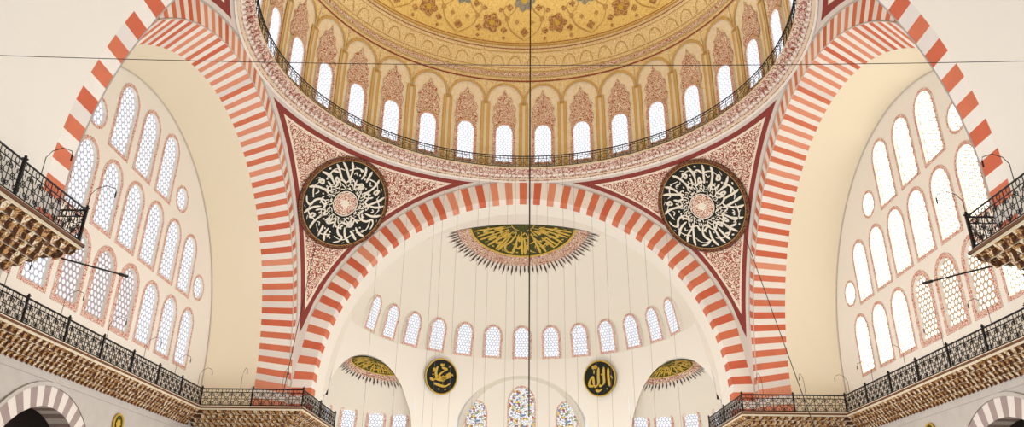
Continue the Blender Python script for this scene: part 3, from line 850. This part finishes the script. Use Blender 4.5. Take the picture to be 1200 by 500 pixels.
for sg in (-1, 1):
    e = bpy.data.objects.new('balcony', None); COL.objects.link(e); e.location = (sg*17.6, 30, 7.1+ZO)
    tag(e, 'long gallery balcony with black wrought iron railing on stalactite cornice', 'balcony', group='gallery balconies')
    L0 = (-sg*17.6, -30, -7.1)
    ZT = 7.15
    mb = MB()
    def bx(x0, x1, *r): mb.box(min(sg*x0, sg*x1), max(sg*x0, sg*x1), *r)
    bx(17.5, 18.9, 14.5, 44.8, ZT-.18, ZT); bx(11.9, 17.5, 42.1, 44.8, ZT-.18, ZT); bx(11.9, 13.2, 44.8, 50.2, ZT-.18, ZT)
    bx(17.46, 17.5, 14.5, 42.06, ZT-.13, ZT-.05, 1); bx(11.86, 17.5, 42.06, 42.1, ZT-.13, ZT-.05, 1); bx(11.86, 11.9, 42.06, 50.2, ZT-.13, ZT-.05, 1)
    mb.make('slab', ['tan', 'brown'], L0, parent=e)
    mb = MB()
    MQ = ['brown', 'muq', 'tan', 'brown', 'muqc']
    muqarnas(mb, (sg*17.5, 14.5), (sg*17.5, 42.1), (sg, 0), .9, ZT-.18, .74, .32, 4, 0, 1)
    muqarnas(mb, (sg*17.5, 42.1), (sg*11.9, 42.1), (0, 1), 1.3, ZT-.18, .74, .32, 4, 1, -1)
    muqarnas(mb, (sg*11.9, 42.1), (sg*11.9, 50.2), (sg, 0), 1.3, ZT-.18, .74, .32, 4, -1, 0)
    mb.make('stalactite_cornice', MQ, L0, parent=e)
    mb = MB()
    railing(mb, [(sg*17.6, 14.5, ZT), (sg*17.6, 42.2, ZT), (sg*12.0, 42.2, ZT), (sg*12.0, 50.2, ZT)], h=.93, pitch=.55, th=.023)
    rl = mb.make('railing', ['iron'], L0, parent=e)
    pm = MB(); pm.box(-.035, .035, -.035, .035, 0, 1.0); pm.box(-.055, .055, -.055, .055, 1.0, 1.03); pm.box(-.025, .025, -.025, .025, 1.03, 1.1)
    first = None
    for (x, y) in [(17.6, 15+2.72*i) for i in range(11)]+[(14.8, 42.2), (12.0, 42.2), (12.0, 46.2), (12.0, 50.1)]:
        if first is None:
            first = pm.make('post', ['iron'], (sg*x, y, ZT), parent=rl)
        else:
            o = first.copy(); COL.objects.link(o); o.parent = rl; o.location = (sg*x, y, ZT)
    e = bpy.data.objects.new('balcony', None); COL.objects.link(e); e.location = (sg*12.1, 15, 7.8+ZO)
    tag(e, 'pier balcony with black wrought iron railing above carved stalactite brackets', 'balcony', group='gallery balconies')
    L0 = (-sg*12.1, -15, -7.8); ZT = 7.6
    mb = MB()
    bx(12.05, 14.6, 10, 19.3, ZT-.16, ZT); bx(12.0, 12.05, 10, 19.35, ZT-.12, ZT-.04, 1); bx(12.0, 14.6, 19.3, 19.35, ZT-.12, ZT-.04, 1)
    mb.make('slab', ['tan', 'brown'], L0, parent=e)
    mb = MB()
    muqarnas(mb, (sg*12.05, 10), (sg*12.05, 19.3), (sg, 0), 1.15, ZT-.16, 1.0, .34, 5, 0, -1)
    muqarnas(mb, (sg*12.05, 19.3), (sg*16.5, 19.3), (0, -1), 1.15, ZT-.16, 1.0, .34, 5, -1, 0)
    mb.make('stalactite_cornice', MQ, L0, parent=e)
    mb = MB(); railing(mb, [(sg*12.12, 10, ZT), (sg*12.12, 19.2, ZT), (sg*14.5, 19.2, ZT)], h=.95, pitch=.42, th=.018)
    rl = mb.make('railing', ['iron'], L0, parent=e)
    for (x, y) in ((12.12, 13.3), (12.12, 16.3), (12.12, 19.2)):
        o = first.copy(); COL.objects.link(o); o.parent = rl; o.location = (sg*x, y, ZT)
    for (x, y, z, h, r) in [(17.6, y, 8.1, 1.0, .6) for y in (24.5, 28, 31.5, 35, 38.5, 41.5)]+[(15.5, 42.2, 8.1, 1.1, .5), (13.2, 42.2, 8.1, 1.1, .5), (12.12, 17.0, 8.55, .8, .55), (12.12, 19.2, 8.55, .8, .6)]:
        mb = lamp_rod((0, 0, 0), (-sg, .25 if y < 42 else -1), h, r)
        o = mb.make('lamp_rod', ['iron'], (sg*x, y, z))
        tag(o, 'thin curved iron lamp rod rising from a balcony railing', 'lamp rod', group='railing lamp rods')
    mb = MB(); mb.tube([(0, 0, 0), (-sg*.8, 1.6, .12)], .025, 6); mb.tube([(-sg*.8, 1.6, .12), (-sg*.92, 1.85, .13)], .045, 8)
    o = mb.make('spotlight_bar', ['iron'], (sg*12.6, 19.4, 7.2)); tag(o, 'black iron bar with a small spotlight under the balcony', 'spotlight bar', group='spotlight bars')

# ---------------------------------------------------------------- cables
def cable(p, q, r, label, sag=0, mat='wire'):
    mb = MB(); p, q = Vector(p), Vector(q); n = 16 if sag else 1
    mb.tube([(p*(1-i/n)+q*(i/n))-p-Vector((0, 0, sag*4*(i/n)*(1-i/n))) for i in range(n+1)], r, 5)
    o = mb.make('hanging_cable' if not sag else 'stretched_cable', [mat], tuple(p)); tag(o, label, 'cable', group='chandelier cables')
cable((.3, YC-1, 41), (.3, YC-1, 5), .034, 'dark chain hanging from the dome to a chandelier', mat='chain')
cable((-12.2, 10, 7.3), (12.2, 10, 7.3), .006, 'thin cable stretched across the nave', sag=.3, mat='chain')
cable((-12.4, 43.5, 21.0), (-12.9, 41.5, 7.6), .022, 'dark cable hanging down beside a pier', mat='chain')
cable((12.6, 41.5, 19.0), (13.8, 36.5, 4.6), .022, 'dark cable hanging down beside a pier', mat='chain')
for x in (-8.6, -7.2, -5.6, -5.1, -4.2, -2.9, -2.2, -1.0, -.5, .9, 1.6, 2.6, 3.3, 4.4, 5.2, 6.4, 7.4, 8.6):
    y = YC+sqrt(13.15**2-x*x)-.02
    cable((x, y, 23.6), (x, y, 4.5), .007, 'thin wire hanging from the dome gallery for lamps')

# ---------------------------------------------------------------- lights and world
def pl(x, y, z, p, r=2.0, c=(1, .995, .98)):
    l = bpy.data.lights.new('chandelier_fill_light', 'POINT'); l.energy = p; l.shadow_soft_size = r; l.color = c
    o = bpy.data.objects.new('chandelier_fill_light', l); COL.objects.link(o); o.location = (x, y, z+ZO)
pl(0, 32, 3.5, 6500, 3); pl(0, 14, 3, 1200, 3); pl(0, 50, 3, 1900, 2)  # unseen soft lamps at chandelier height, added as fill light
sl = bpy.data.lights.new('dome_fill_spot', 'SPOT'); sl.energy = 25500; sl.spot_size = radians(62); sl.spot_blend = .5; sl.shadow_soft_size = 2; sl.color = (1, .99, .97)  # unseen spot added only to brighten the dome
so = bpy.data.objects.new('dome_fill_spot', sl); COL.objects.link(so); so.location = (0, 31, 4.5)
so.rotation_euler = (pi+.1, 0, 0)
w = bpy.data.worlds.new('World'); bpy.context.scene.world = w; w.use_nodes = True
bg = w.node_tree.nodes['Background']; bg.inputs[0].default_value = (.98, .99, 1, 1); bg.inputs[1].default_value = .9
bpy.context.scene.view_settings.view_transform = 'Standard'

# ---------------------------------------------------------------- camera
cam = bpy.data.cameras.new('camera'); co = bpy.data.objects.new('camera', cam); COL.objects.link(co)
cam.sensor_width = 36; cam.lens = 894/1200*36; cam.clip_end = 300
mw = Matrix.Rotation(radians(.9), 4, 'Z') @ Matrix.Rotation(radians(90+24), 4, 'X') @ Matrix.Rotation(radians(.8), 4, 'Z')
mw.translation = (0, 0, ZO); co.matrix_world = mw
bpy.context.scene.camera = co
